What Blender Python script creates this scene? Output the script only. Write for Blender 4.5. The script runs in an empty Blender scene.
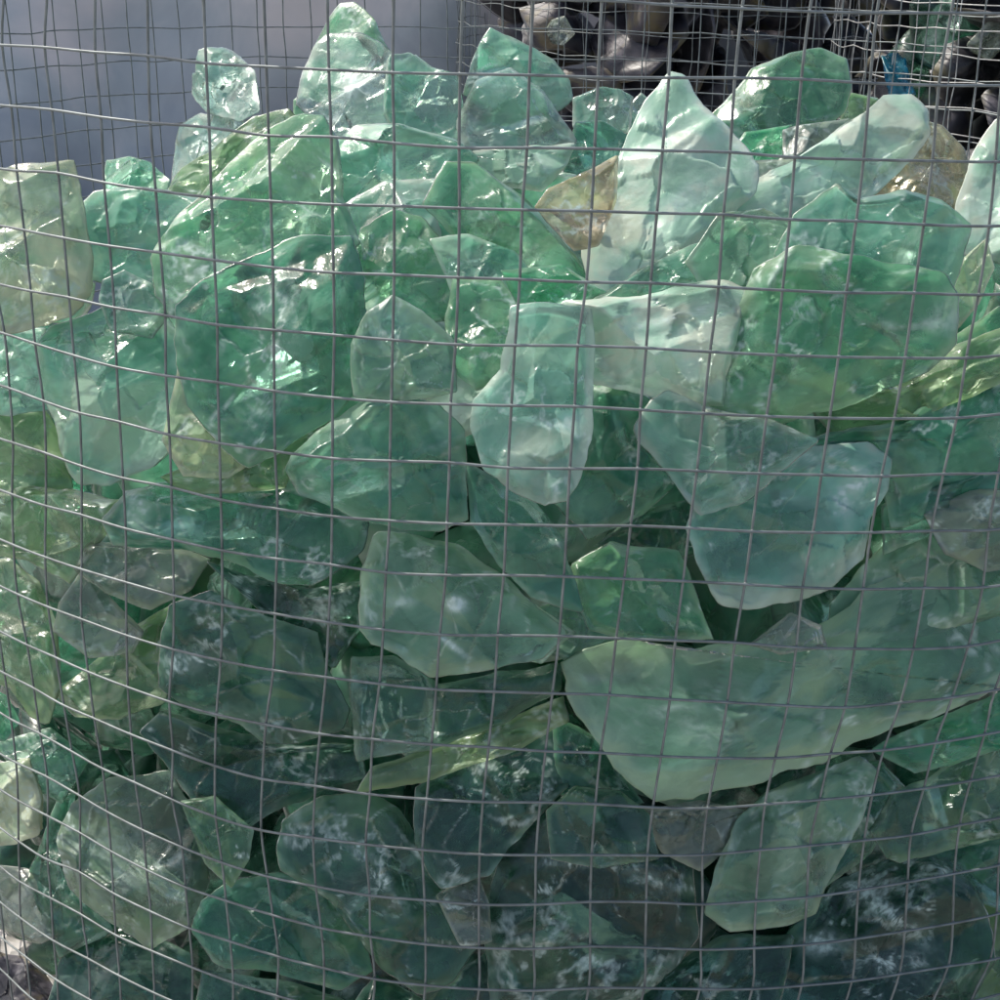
import bpy, math, random
import numpy as np
from mathutils import Vector, Matrix

S = bpy.context.scene
COL = S.collection
random.seed(7)
CAM_H = 1.30                      # eye height above the gravel

# ------------------------------------------------------------------ camera
F, PITCH, ROLL, YAW = 1.6010, 0.33212, -0.02606, -0.05185

def view_vec(xx, uu):
    cr, sr = math.cos(ROLL), math.sin(ROLL)
    x, u = xx * cr + uu * sr, -xx * sr + uu * cr
    ca, sa = math.cos(PITCH), math.sin(PITCH)
    y, z = ca + u * sa, u * ca - sa
    c, s = math.cos(YAW), math.sin(YAW)
    return np.array([x * c + y * s, -x * s + y * c, z])

def sight(px, py):
    return view_vec((px - 500) / (F * 1000), (500 - py) / (F * 1000))

fwd = Vector(view_vec(0, 0))
right = Vector(view_vec(1, 0)) - fwd
up = Vector(view_vec(0, 1)) - fwd
cam_d = bpy.data.cameras.new('camera')
cam = bpy.data.objects.new('camera', cam_d)
COL.objects.link(cam)
m = Matrix((right, up, -fwd)).transposed().to_4x4()
m.translation = Vector((0, 0, CAM_H))
cam.matrix_world = m
cam_d.sensor_width = 36
cam_d.lens = 36 * F
cam_d.clip_start = .02
cam_d.clip_end = 400
S.camera = cam
EYE = np.array([0, 0, CAM_H])

# ------------------------------------------------------------------ the cage: a slightly barrelled, leaning cylinder
D0, RAD, Z0, T0, BULGE, TX, TY, TW, SH, PT = (1.18953, .887283, -.0348292, 10.20734, .0339894,
                                            .00724918, -.0216182, -.0157309, -.00323157, .888866)
P = .05

def axis(z):                      # z above the ground -> centre and radius of the cage there
    zz = z - CAM_H - Z0 + .45
    return TX * zz, D0 + RAD + TY * zz, RAD * (1 + BULGE * zz)

def cage_pt(row, colm, inward=0., dth=0., dz=0.):
    z = Z0 - row * P + dz + CAM_H
    th = (colm - T0) * P * PT / .8 + TW * (row - 9) / 10 + SH * ((row - 9) / 10) ** 2 + dth
    cx, cy, rr = axis(z)
    rr -= inward
    return np.array([cx + rr * math.sin(th), cy - rr * math.cos(th), z])

def hit(px, py, inward):
    """first point of the sight line that is `inward` metres inside the cage wall"""
    d = sight(px, py)
    lo = .7 * D0
    t = lo
    while t < 2.3:
        p = EYE + d * t
        cx, cy, rr = axis(p[2])
        if math.hypot(p[0] - cx, p[1] - cy) < rr - inward:
            return p
        t += .004
    # the line passes beside the shrunken cylinder: nearest approach
    best, bt = 9, 1.5
    for k in range(300):
        t = .8 + k * .005
        p = EYE + d * t
        cx, cy, rr = axis(p[2])
        v = math.hypot(p[0] - cx, p[1] - cy)
        if v < best: best, bt = v, t
    return EYE + d * bt

# ------------------------------------------------------------------ helpers
def tag(o, label=None, cat=None, group=None, kind=None):
    if label: o['label'] = label
    if cat: o['category'] = cat
    if group: o['group'] = group
    if kind: o['kind'] = kind
    return o

def mesh_obj(name, verts, faces, mat, parent=None, smooth=True, loc=(0, 0, 0), look=None):
    me = bpy.data.meshes.new(name)
    verts = np.asarray(verts, dtype=np.float32)
    me.vertices.add(len(verts)); me.vertices.foreach_set('co', verts.ravel())
    lens = [len(f) for f in faces]
    flat_ = [int(i) for f in faces for i in f]
    me.loops.add(len(flat_)); me.loops.foreach_set('vertex_index', flat_)
    me.polygons.add(len(faces))
    me.polygons.foreach_set('loop_start', np.concatenate([[0], np.cumsum(lens)[:-1]]).astype(np.int32))
    me.polygons.foreach_set('loop_total', np.array(lens, dtype=np.int32))
    me.materials.append(mat)
    me.polygons.foreach_set('use_smooth', [smooth] * len(faces))
    if look is not None:
        at = me.color_attributes.new('look', 'FLOAT_COLOR', 'POINT')
        at.data.foreach_set('color', np.asarray(look, dtype=np.float32).ravel())
    me.update(calc_edges=True); me.validate()
    o = bpy.data.objects.new(name, me)
    o.location = loc
    COL.objects.link(o)
    if parent: o.parent = parent
    return o

_perm = np.random.RandomState(11).permutation(256); _perm = np.concatenate([_perm, _perm])
_grad = np.random.RandomState(12).normal(size=(256, 3)); _grad /= np.linalg.norm(_grad, axis=1)[:, None]
def perlin(p):
    i = np.floor(p).astype(int); f = p - i; i &= 255
    u = f * f * f * (f * (f * 6 - 15) + 10)
    r = 0
    for dx in (0, 1):
        for dy in (0, 1):
            for dz in (0, 1):
                h = _perm[_perm[_perm[(i[:, 0] + dx) & 255] + ((i[:, 1] + dy) & 255)] + ((i[:, 2] + dz) & 255)]
                d = f - (dx, dy, dz)
                g = (_grad[h] * d).sum(1)
                wgt = (u[:, 0] if dx else 1 - u[:, 0]) * (u[:, 1] if dy else 1 - u[:, 1]) * (u[:, 2] if dz else 1 - u[:, 2])
                r = r + g * wgt
    return r * 1.5
def fbm(p, octv=4, gain=.5):
    r, a, t = 0, 1., 0
    for k in range(octv):
        r = r + a * perlin(p * 2 ** k + 17.3 * k); t += a; a *= gain
    return r / t

def nodes(name):
    mt = bpy.data.materials.new(name)
    mt.use_nodes = True
    nt = mt.node_tree
    nt.nodes.clear()
    out = nt.nodes.new('ShaderNodeOutputMaterial')
    def N(t, **kw):
        n = nt.nodes.new(t)
        for k, v in kw.items():
            if k in n.inputs: n.inputs[k].default_value = v
            else: setattr(n, k, v)
        return n
    L = nt.links.new
    return mt, nt, out, N, L

def rgb(c): return (c[0], c[1], c[2], 1)

def ramp(N, L, src, stops):
    r = N('ShaderNodeValToRGB')
    e = r.color_ramp.elements
    e[0].position, e[0].color = stops[0][0], rgb(stops[0][1])
    e[1].position, e[1].color = stops[-1][0], rgb(stops[-1][1])
    for p_, c_ in stops[1:-1]:
        x = e.new(p_); x.color = rgb(c_)
    L(src, r.inputs['Fac'])
    return r.outputs['Color']

# ------------------------------------------------------------------ glass
# key: shallow colour, deep colour, how clear, absorption density
KIND = {
 'pale':  ((.82, .97, .82), (.60, .88, .68), .16, 4),
 'lime':  ((.80, .96, .58), (.54, .82, .48), .2, 4),
 'mint':  ((.48, .92, .68), (.26, .76, .52), .32, 6),
 'green': ((.36, .80, .44), (.14, .58, .30), .38, 8),
 'vivid': ((.22, .92, .48), (.06, .66, .28), .42, 8),
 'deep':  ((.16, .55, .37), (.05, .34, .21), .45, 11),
 'teal':  ((.36, .78, .60), (.16, .54, .40), .42, 7),
 'slate': ((.40, .66, .58), (.22, .46, .39), .36, 7),
 'sage':  ((.50, .80, .55), (.36, .66, .45), .22, 5),
 'olive': ((.50, .72, .32), (.22, .45, .18), .40, 8),
 'amber': ((.90, .80, .54), (.56, .44, .22), .30, 5),
 'icy':   ((.62, .97, .82), (.42, .88, .72), .30, 4),
 'clear': ((.72, .96, .84), (.40, .80, .64), .52, 4),
 'grey':  ((.56, .66, .62), (.32, .42, .40), .40, 6),
 'dslate':((.24, .48, .38), (.10, .29, .22), .36, 8),  # this and the next two: darker copies, lower heap's shade put into colour
 'dsage': ((.36, .60, .42), (.20, .42, .28), .30, 6),
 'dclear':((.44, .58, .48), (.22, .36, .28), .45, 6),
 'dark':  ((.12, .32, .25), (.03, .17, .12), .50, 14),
 'black': ((.055, .055, .065), (.015, .015, .022), .12, 20),
 'smoke': ((.05, .045, .06), (.018, .017, .025), .10, 20),
 'blue':  ((.02, .52, .85), (.0, .28, .62), .30, 6),
}
TINT = {'amber': (.9, .75, .4), 'black': (.4, .4, .45), 'smoke': (.5, .45, .5), 'blue': (.1, .6, .95), 'grey': (.72, .8, .78),
        'olive': (.62, .85, .45), 'pale': (.72, .95, .78), 'clear': (.75, .95, .86), 'slate': (.5, .78, .74)}
_mats = {}
def glass(kind, crust=0):
    if kind in _mats: return _mats[kind]
    ca, cb, clr, dens = KIND[kind]
    mt, nt, out, N, L = nodes('glass_' + kind)
    at = N('ShaderNodeAttribute'); at.attribute_name = 'look'
    sp = N('ShaderNodeSeparateColor'); L(at.outputs['Color'], sp.inputs[0])
    mot, cla, cru = sp.outputs[0], sp.outputs[1], sp.outputs[2]
    tc = N('ShaderNodeTexCoord').outputs['Object']
    fine = N('ShaderNodeTexNoise', Scale=150., Detail=3., Roughness=.65); L(tc, fine.inputs['Vector'])
    bp = N('ShaderNodeBump', Strength=.45, Distance=.0012); L(fine.outputs['Fac'], bp.inputs['Height'])
    nrm = bp.outputs[0]
    if kind not in ('amber', 'black', 'smoke', 'dark', 'blue', 'dslate', 'dsage', 'dclear'):
        ca = tuple(x ** .62 for x in ca); cb = tuple(x ** .74 for x in cb)
    if kind not in ('black', 'smoke', 'amber', 'blue'):
        q_ = (.95, 1, .90) if kind in ('grey', 'lime') else (.82, 1, .90)
        ca = tuple(x * y for x, y in zip(ca, q_)); cb = tuple(x * y for x, y in zip(cb, q_))
    hi = (min(.93, ca[0] * 1.12 + .08), min(.98, ca[1] * 1.2 + .06), min(.86, ca[2] * 1.0))  # yellowish pale end of the ramp, colours the painted glow
    col = ramp(N, L, mot, [(.0, tuple(x * .8 for x in cb)), (.35, cb), (.7, ca), (1., hi)])
    tr = N('ShaderNodeBsdfTranslucent'); L(col, tr.inputs['Color']); L(nrm, tr.inputs['Normal'])
    df = N('ShaderNodeBsdfDiffuse'); L(col, df.inputs['Color']); L(nrm, df.inputs['Normal'])
    base = N('ShaderNodeMixShader'); base.inputs[0].default_value = {'black': .8, 'smoke': .8, 'amber': .5, 'pale': .58, 'lime': .45, 'sage': .36, 'icy': .45, 'clear': .36, 'mint': .36}.get(kind, .26)
    L(tr.outputs[0], base.inputs[1]); L(df.outputs[0], base.inputs[2])
    tint = tuple(x ** .22 for x in ca)
    rf = N('ShaderNodeBsdfRefraction', Roughness=.035, IOR=1.36); rf.inputs['Color'].default_value = rgb(tint); L(nrm, rf.inputs['Normal'])
    tp = N('ShaderNodeBsdfTransparent'); tp.inputs['Color'].default_value = rgb(tint)
    see = N('ShaderNodeMixShader'); see.inputs[0].default_value = .30 if kind in ('black', 'smoke') else .66
    L(rf.outputs[0], see.inputs[1]); L(tp.outputs[0], see.inputs[2])
    mr = N('ShaderNodeMapRange')
    cl2 = clr if kind in ('black', 'smoke') else clr * .6 + .36
    mr.inputs['To Min'].default_value = max(0, cl2 - .24); mr.inputs['To Max'].default_value = min(.95, cl2 + .28)
    L(cla, mr.inputs['Value'])
    body = N('ShaderNodeMixShader'); L(mr.outputs[0], body.inputs[0])
    L(base.outputs[0], body.inputs[1]); L(see.outputs[0], body.inputs[2])
    wc = (.58, .70, .64) if kind not in ('black', 'smoke') else (.20, .18, .20)
    wd = N('ShaderNodeBsdfDiffuse'); wd.inputs['Color'].default_value = rgb(wc); L(nrm, wd.inputs['Normal'])
    ck = N('ShaderNodeMath', operation='MULTIPLY'); ck.use_clamp = True
    k2 = N('ShaderNodeMapRange'); k2.inputs['From Min'].default_value = .3; k2.inputs['From Max'].default_value = .6; k2.inputs['To Min'].default_value = .35
    k2.inputs['To Max'].default_value = 1.1
    L(fine.outputs['Fac'], k2.inputs['Value']); L(k2.outputs[0], ck.inputs[0]); L(cru, ck.inputs[1])
    mx = N('ShaderNodeMixShader'); L(ck.outputs[0], mx.inputs[0]); L(body.outputs[0], mx.inputs[1]); L(wd.outputs[0], mx.inputs[2])
    fr = N('ShaderNodeFresnel', IOR=1.52); L(nrm, fr.inputs['Normal'])
    rr = N('ShaderNodeMapRange'); rr.inputs['To Min'].default_value = .36; rr.inputs['To Max'].default_value = .09
    if kind in ('black', 'smoke'):
        rr.inputs['To Min'].default_value = .65; rr.inputs['To Max'].default_value = .35
    L(cla, rr.inputs['Value'])
    gl = N('ShaderNodeBsdfGlossy'); L(nrm, gl.inputs['Normal']); L(rr.outputs[0], gl.inputs['Roughness'])
    fin = N('ShaderNodeMixShader'); L(fr.outputs[0], fin.inputs[0]); L(mx.outputs[0], fin.inputs[1]); L(gl.outputs[0], fin.inputs[2])
    L(fin.outputs[0], out.inputs['Surface'])
    va = N('ShaderNodeVolumeAbsorption', Density=float(dens) * .34)
    va.inputs['Color'].default_value = rgb(TINT.get(kind, (.38, .90, .62)))
    L(va.outputs[0], out.inputs['Volume'])
    _mats[kind] = mt
    return mt

def seg_dist(pts, a, b):
    ab = b - a
    t = np.clip(((pts - a) @ ab) / max(1e-12, ab @ ab), 0, 1)
    return np.linalg.norm(pts - (a + t[:, None] * ab), axis=1)

def sstep(x, a, b):
    t = np.clip((x - a) / (b - a), 0, 1)
    return t * t * (3 - 2 * t)

def chunk_geometry(poly, seed, flat=1.0, nb=116, nr=34, crust=0):
    """poly: 2-D outline in metres about its centre -> local verts (x, y, depth), faces, look attribute.
    Front and back are fractured faces: hipped facets from every edge, tilted cleavage planes, curved
    conchoidal scoops, and small stepped facets; the look attribute holds tone, clearness and crust."""
    rng = np.random.RandomState(seed)
    poly = np.array(poly, float)
    n = len(poly)
    seg = np.roll(poly, -1, 0) - poly
    ln = np.linalg.norm(seg, axis=1)
    cum = np.concatenate([[0], np.cumsum(ln)])
    tot = cum[-1]
    s = np.linspace(0, tot, nb, endpoint=False)
    k = np.clip(np.searchsorted(cum, s, 'right') - 1, 0, n - 1)
    bd = poly[k] + seg[k] * ((s - cum[k]) / ln[k])[:, None]
    nn = np.stack([seg[k][:, 1], -seg[k][:, 0]], 1) / ln[k][:, None]
    j = fbm(np.c_[bd * 26, np.full(nb, seed * .37)], 4, .6)
    bd = bd + nn * (j * tot * .010)[:, None]
    bd = bd * .92 + (np.roll(bd, 1, 0) + np.roll(bd, -1, 0)) * .04
    c = bd.mean(0)
    R = np.sqrt(abs(np.sum(bd[:, 0] * np.roll(bd[:, 1], -1) - bd[:, 1] * np.roll(bd[:, 0], -1))) / 2 / math.pi)
    rings = 1 - (np.linspace(0, 1, nr + 1)[1:-1]) ** 1.12
    P2 = np.concatenate([bd] + [c + (bd - c) * r_ for r_ in rings] + [c[None]])
    nr = len(rings) + 1
    edge_d = np.min([seg_dist(P2, bd[q], bd[(q + 1) % nb]) for q in range(0, nb)], 0)
    def side(sd):
        W2 = P2 + .03 * R * np.stack([fbm(np.c_[P2 / R * 2, np.full(len(P2), seed + sd)], 3), fbm(np.c_[P2 / R * 2, np.full(len(P2), seed + 9 + sd)], 3)], 1)
        h = np.full(len(P2), flat * R * rng.uniform(.5, .8))
        who = np.zeros(len(P2), int)
        def cut(v, idn):
            nonlocal h, who
            who = np.where(v < h, idn, who); h = np.minimum(h, v)
        for q in range(n):
            cut(seg_dist(W2, poly[q], poly[(q + 1) % n]) * rng.uniform(.7, 3.2), 1 + q)
        for q in range(rng.randint(3, 7)):            # tilted cleavage planes
            an = rng.uniform(0, 6.28)
            g = np.array([math.cos(an), math.sin(an)]) * rng.uniform(.15, .9)
            o_ = c + rng.uniform(-.5, .5, 2) * R
            cut(flat * R * rng.uniform(.22, .5) + (W2 - o_) @ g, 20 + q)
        for q in range(rng.randint(3, 6)):            # conchoidal scoops, with faint ripples
            an = rng.uniform(0, 6.28)
            o_ = c + np.array([math.cos(an), math.sin(an)]) * R * rng.uniform(.3, 1.1)
            dd = np.linalg.norm(W2 - o_, axis=1) / R
            cut(flat * R * (rng.uniform(.08, .28) + .45 * dd ** 1.7 + .006 * np.sin(dd * rng.uniform(26, 44))), 40 + q)
        h = np.maximum(h, np.minimum(edge_d * .25, R * .05))
        # small stepped facets
        ns = 26
        sites = c + rng.uniform(-1.2, 1.2, (ns, 2)) * R
        W3 = W2 + .06 * R * np.stack([fbm(np.c_[P2 / R * 4, np.full(len(P2), seed + 3 + sd)], 2), fbm(np.c_[P2 / R * 4, np.full(len(P2), seed + 5 + sd)], 2)], 1)
        dst = np.linalg.norm(W3[:, None] - sites[None], axis=2)
        cell = dst.argmin(1); sd2 = np.sort(dst, 1); crack = sd2[:, 1] - sd2[:, 0]
        gr = rng.normal(0, .10, (ns, 2)); lift = rng.uniform(-.02, .02, ns) * R
        rel = ((W3 - sites[cell]) * gr[cell]).sum(1) + lift[cell]
        p3 = np.c_[P2, np.full(len(P2), sd * .7 + seed * 1.7)]
        rel = rel + R * .020 * fbm(p3 * [30, 30, 1], 5, .62) + R * .04 * fbm(p3 * [11, 11, 1], 2)
        e = np.clip(edge_d / (R * .13), 0, 1)
        h = (h + rel * e)
        h = np.where(edge_d > 1e-6, np.maximum(h, .0015 * e), 0) * np.clip(edge_d / 1e-4, 0, 1)
        # look
        tone_f = rng.uniform(-.30, .30, 70); cl_f = rng.uniform(-.30, .30, 70)
        tone_c = rng.uniform(-.20, .20, ns); cl_c = rng.uniform(-.32, .32, ns)
        f1 = fbm(p3 * [16, 16, 1], 5, .6); f2 = fbm(p3 * [34, 34, 1] + 40, 5, .65)
        st = fbm(np.c_[(P2 @ [[.9, -.4], [.4, .9]]) * [14, 90], np.full(len(P2), seed * 2.1)], 4, .6)   # drawn-out streaks
        rim = 1 - sstep(edge_d / R, .0, .16)  # paler towards the edge, imitating light that glows out of the rim
        mot = .46 + tone_f[who] + tone_c[cell] + .95 * f1 + .7 * f2 + .45 * st + .45 * rim
        cla = .52 + cl_f[who] + cl_c[cell] + 1.1 * fbm(p3 * [13, 13, 1] + 80, 4, .6) - .35 * rim
        lo = .22 if crust else .40
        cn = fbm(p3 * [30, 44, 1] + 120, 6, .74) + .55 * fbm(p3 * [9, 9, 1] + 160, 2)
        vein = 1 - np.abs(fbm(p3 * [17, 17, 1] + 200, 5, .62)) * (13 if crust else 20)
        rdg = np.clip(1 - np.abs(fbm(p3 * [48, 48, 1] + 300, 4, .65)) * 9, 0, 1)
        cru = np.maximum(sstep(cn, lo, lo + .12) * (.12 + .7 * rdg), np.clip(vein, 0, 1) * sstep(fbm(p3 * [9, 9, 1] + 230, 2), .05, .3) * .6)
        cru = np.maximum(cru, (1 - sstep(crack, 0, R * .022)) * .42 * sstep(f1, -.05, .2))
        cru = np.maximum(cru, rim ** 2 * .14 * sstep(f2, -.1, .25))
        return h, np.clip(np.stack([mot, cla, cru, np.ones(len(P2))], 1), 0, 1)
    hf, Lf = side(0)
    hb, Lb = side(1)
    N_ = len(P2)
    V = np.concatenate([np.c_[P2, hf], np.c_[P2[nb:], -hb[nb:] * 1.1]])
    look = np.concatenate([Lf, Lb[nb:]])
    ib = np.arange(N_); ib[nb:] = N_ + np.arange(N_ - nb)
    Fc = []
    i = np.arange(nb); i2 = (i + 1) % nb
    for j in range(nr - 1):
        a_, b_ = j * nb + i, j * nb + i2
        Fc += np.stack([a_, b_, b_ + nb, a_ + nb], 1).tolist()
        Fc += np.stack([ib[b_], ib[a_], ib[a_ + nb], ib[b_ + nb]], 1).tolist()
    last = nr * nb
    a_, b_ = (nr - 1) * nb + i, (nr - 1) * nb + i2
    Fc += np.stack([a_, b_, np.full(nb, last)], 1).tolist()
    Fc += np.stack([ib[b_], ib[a_], np.full(nb, ib[last])], 1).tolist()
    return V, Fc, R, look

GLOW_CRUST = {  # glow put into the tone, with crust, scratches and veins, per chunk
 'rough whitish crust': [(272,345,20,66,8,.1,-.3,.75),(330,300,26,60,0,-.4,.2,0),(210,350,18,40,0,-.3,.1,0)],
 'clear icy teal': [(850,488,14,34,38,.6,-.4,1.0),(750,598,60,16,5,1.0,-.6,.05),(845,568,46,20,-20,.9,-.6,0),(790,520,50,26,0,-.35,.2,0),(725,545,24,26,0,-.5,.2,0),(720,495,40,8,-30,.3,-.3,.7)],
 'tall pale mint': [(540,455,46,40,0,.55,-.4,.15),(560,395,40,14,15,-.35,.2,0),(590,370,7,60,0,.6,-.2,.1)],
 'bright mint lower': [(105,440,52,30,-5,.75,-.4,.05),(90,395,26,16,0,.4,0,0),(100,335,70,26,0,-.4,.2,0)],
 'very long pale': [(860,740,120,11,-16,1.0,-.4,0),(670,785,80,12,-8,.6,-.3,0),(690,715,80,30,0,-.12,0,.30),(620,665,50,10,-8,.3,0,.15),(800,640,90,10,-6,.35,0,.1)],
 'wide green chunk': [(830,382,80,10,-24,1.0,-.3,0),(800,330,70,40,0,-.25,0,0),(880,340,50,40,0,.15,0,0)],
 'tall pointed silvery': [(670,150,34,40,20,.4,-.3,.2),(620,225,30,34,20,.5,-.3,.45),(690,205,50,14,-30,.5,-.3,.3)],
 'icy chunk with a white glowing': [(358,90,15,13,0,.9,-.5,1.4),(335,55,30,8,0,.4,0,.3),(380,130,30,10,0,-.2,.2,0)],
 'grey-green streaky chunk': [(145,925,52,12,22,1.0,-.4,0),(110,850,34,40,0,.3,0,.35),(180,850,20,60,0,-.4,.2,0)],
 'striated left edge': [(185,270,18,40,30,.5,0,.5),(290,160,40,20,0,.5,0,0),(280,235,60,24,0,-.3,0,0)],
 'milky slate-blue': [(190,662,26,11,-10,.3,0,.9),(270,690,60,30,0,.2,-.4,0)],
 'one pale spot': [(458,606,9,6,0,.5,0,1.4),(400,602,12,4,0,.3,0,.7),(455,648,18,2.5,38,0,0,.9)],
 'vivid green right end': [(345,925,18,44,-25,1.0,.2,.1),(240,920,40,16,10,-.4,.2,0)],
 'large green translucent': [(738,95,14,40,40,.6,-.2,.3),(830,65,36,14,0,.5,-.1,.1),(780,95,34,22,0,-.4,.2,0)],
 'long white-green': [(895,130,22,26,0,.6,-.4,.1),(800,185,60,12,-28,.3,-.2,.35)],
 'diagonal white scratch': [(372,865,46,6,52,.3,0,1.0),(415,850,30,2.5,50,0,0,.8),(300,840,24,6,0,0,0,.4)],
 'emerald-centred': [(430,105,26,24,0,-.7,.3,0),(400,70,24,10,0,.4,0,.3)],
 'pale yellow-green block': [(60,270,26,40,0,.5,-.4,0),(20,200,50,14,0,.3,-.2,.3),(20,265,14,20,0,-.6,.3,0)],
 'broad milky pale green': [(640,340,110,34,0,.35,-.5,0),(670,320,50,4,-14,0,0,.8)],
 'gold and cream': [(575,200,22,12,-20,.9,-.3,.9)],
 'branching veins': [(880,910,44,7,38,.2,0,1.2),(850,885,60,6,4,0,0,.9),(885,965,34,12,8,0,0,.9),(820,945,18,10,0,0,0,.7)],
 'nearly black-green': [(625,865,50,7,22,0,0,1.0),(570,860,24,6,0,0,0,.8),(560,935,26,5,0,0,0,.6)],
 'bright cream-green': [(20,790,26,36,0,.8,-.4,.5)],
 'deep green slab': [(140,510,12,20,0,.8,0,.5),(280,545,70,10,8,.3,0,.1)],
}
count = 0
def place_chunk(outline, inward, kind, crust, label, group, flat=1., free=False, tilt=.35):
    """a chunk whose face outline, seen from the photographer's side, is `outline` (photo pixels)"""
    global count
    count += 1
    rng = np.random.RandomState(count * 13 + 5)
    o2 = np.array(outline, float)
    A = np.sum(o2[:, 0] * np.roll(o2[:, 1], -1) - np.roll(o2[:, 0], -1) * o2[:, 1])
    if A > 0: o2 = o2[::-1]
    cen = o2.mean(0)
    if .028 <= inward < .3: o2 = cen + (o2 - cen) * 1.11
    cx0, cy0 = cen
    R_px = math.sqrt(abs(A) / 2 / math.pi)
    c0 = hit(cx0, cy0, inward)
    R_m = R_px * (c0 - EYE)[1] / 1601
    thick = R_m * .42 * flat
    ctr = c0 if free else hit(cx0, cy0, inward + thick * .9)
    vd = ctr - EYE; vd /= np.linalg.norm(vd)
    cx, cy, rr = axis(ctr[2])
    wall = np.array([ctr[0] - cx, ctr[1] - cy, 0]); wall /= np.linalg.norm(wall)
    nrm = -vd + wall * .9 + rng.uniform(-1, 1, 3) * tilt
    nrm = nrm + np.array([0, 0, .38 if inward < .08 else .8])
    if nrm @ -vd < .5 * np.linalg.norm(nrm): nrm = nrm - vd * .8
    nrm /= np.linalg.norm(nrm)
    ux = np.cross([0, 0, 1], nrm); ux /= np.linalg.norm(ux)
    uy = np.cross(nrm, ux)
    loc = []
    for q in o2:
        d = sight(*q)
        t = ((ctr - EYE) @ nrm) / (d @ nrm)
        p_ = EYE + d * t - ctr
        loc.append((p_ @ ux, p_ @ uy))
    loc = np.array(loc)
    V, Fc, R, look = chunk_geometry(loc, count * 7 + 3, flat, nb=140 if R_px > 60 else 110, nr=44 if R_px > 60 else 30, crust=crust)
    def on_plane(x, y):
        d = sight(x, y); t = ((ctr - EYE) @ nrm) / (d @ nrm); p_ = EYE + d * t - ctr
        return np.array([p_ @ ux, p_ @ uy])
    for key, zones in GLOW_CRUST.items():              # cloudy or crusted zones, and glow painted in as paler tone
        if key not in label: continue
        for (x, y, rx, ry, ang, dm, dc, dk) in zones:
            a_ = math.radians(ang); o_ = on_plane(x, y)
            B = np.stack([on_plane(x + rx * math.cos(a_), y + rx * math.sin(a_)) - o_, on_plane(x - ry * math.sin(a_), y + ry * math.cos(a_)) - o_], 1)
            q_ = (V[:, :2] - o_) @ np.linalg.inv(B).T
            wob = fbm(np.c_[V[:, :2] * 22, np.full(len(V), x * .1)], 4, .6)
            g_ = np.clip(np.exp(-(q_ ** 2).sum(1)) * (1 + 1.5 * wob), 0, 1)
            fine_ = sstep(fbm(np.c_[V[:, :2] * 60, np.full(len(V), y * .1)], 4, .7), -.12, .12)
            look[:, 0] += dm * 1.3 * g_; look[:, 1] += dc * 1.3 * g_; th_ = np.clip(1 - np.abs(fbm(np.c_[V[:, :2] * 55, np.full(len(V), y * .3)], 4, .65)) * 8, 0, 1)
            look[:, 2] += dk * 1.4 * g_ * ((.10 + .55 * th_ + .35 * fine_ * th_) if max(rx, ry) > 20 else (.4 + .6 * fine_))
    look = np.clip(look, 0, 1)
    W = ctr + V[:, :1] * ux + V[:, 1:2] * uy + V[:, 2:3] * nrm
    if not free:                                  # nothing passes through the wires
        zz = W[:, 2] - CAM_H - Z0 + .45
        over = (np.hypot(W[:, 0] - TX * zz, W[:, 1] - (D0 + RAD + TY * zz)) - (RAD * (1 + BULGE * zz) - .006)).max()
        if over > 0:
            sh_ = vd * min(over, .035); W = W + sh_; ctr = ctr + sh_
        zz = W[:, 2] - CAM_H - Z0 + .45
        dx, dy = W[:, 0] - TX * zz, W[:, 1] - (D0 + RAD + TY * zz)
        back = np.clip(-V[:, 2] / .004, 0, 1) * .012
        k = np.minimum(1, (RAD * (1 + BULGE * zz) - .006 - back) / np.hypot(dx, dy))
        W[:, 0] = TX * zz + dx * k; W[:, 1] = D0 + RAD + TY * zz + dy * k
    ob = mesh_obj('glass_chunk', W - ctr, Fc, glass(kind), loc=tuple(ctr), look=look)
    tag(ob, label, 'glass chunk', group)
    return ob
G1 = 'green glass chunks filling the wire cage'
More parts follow.
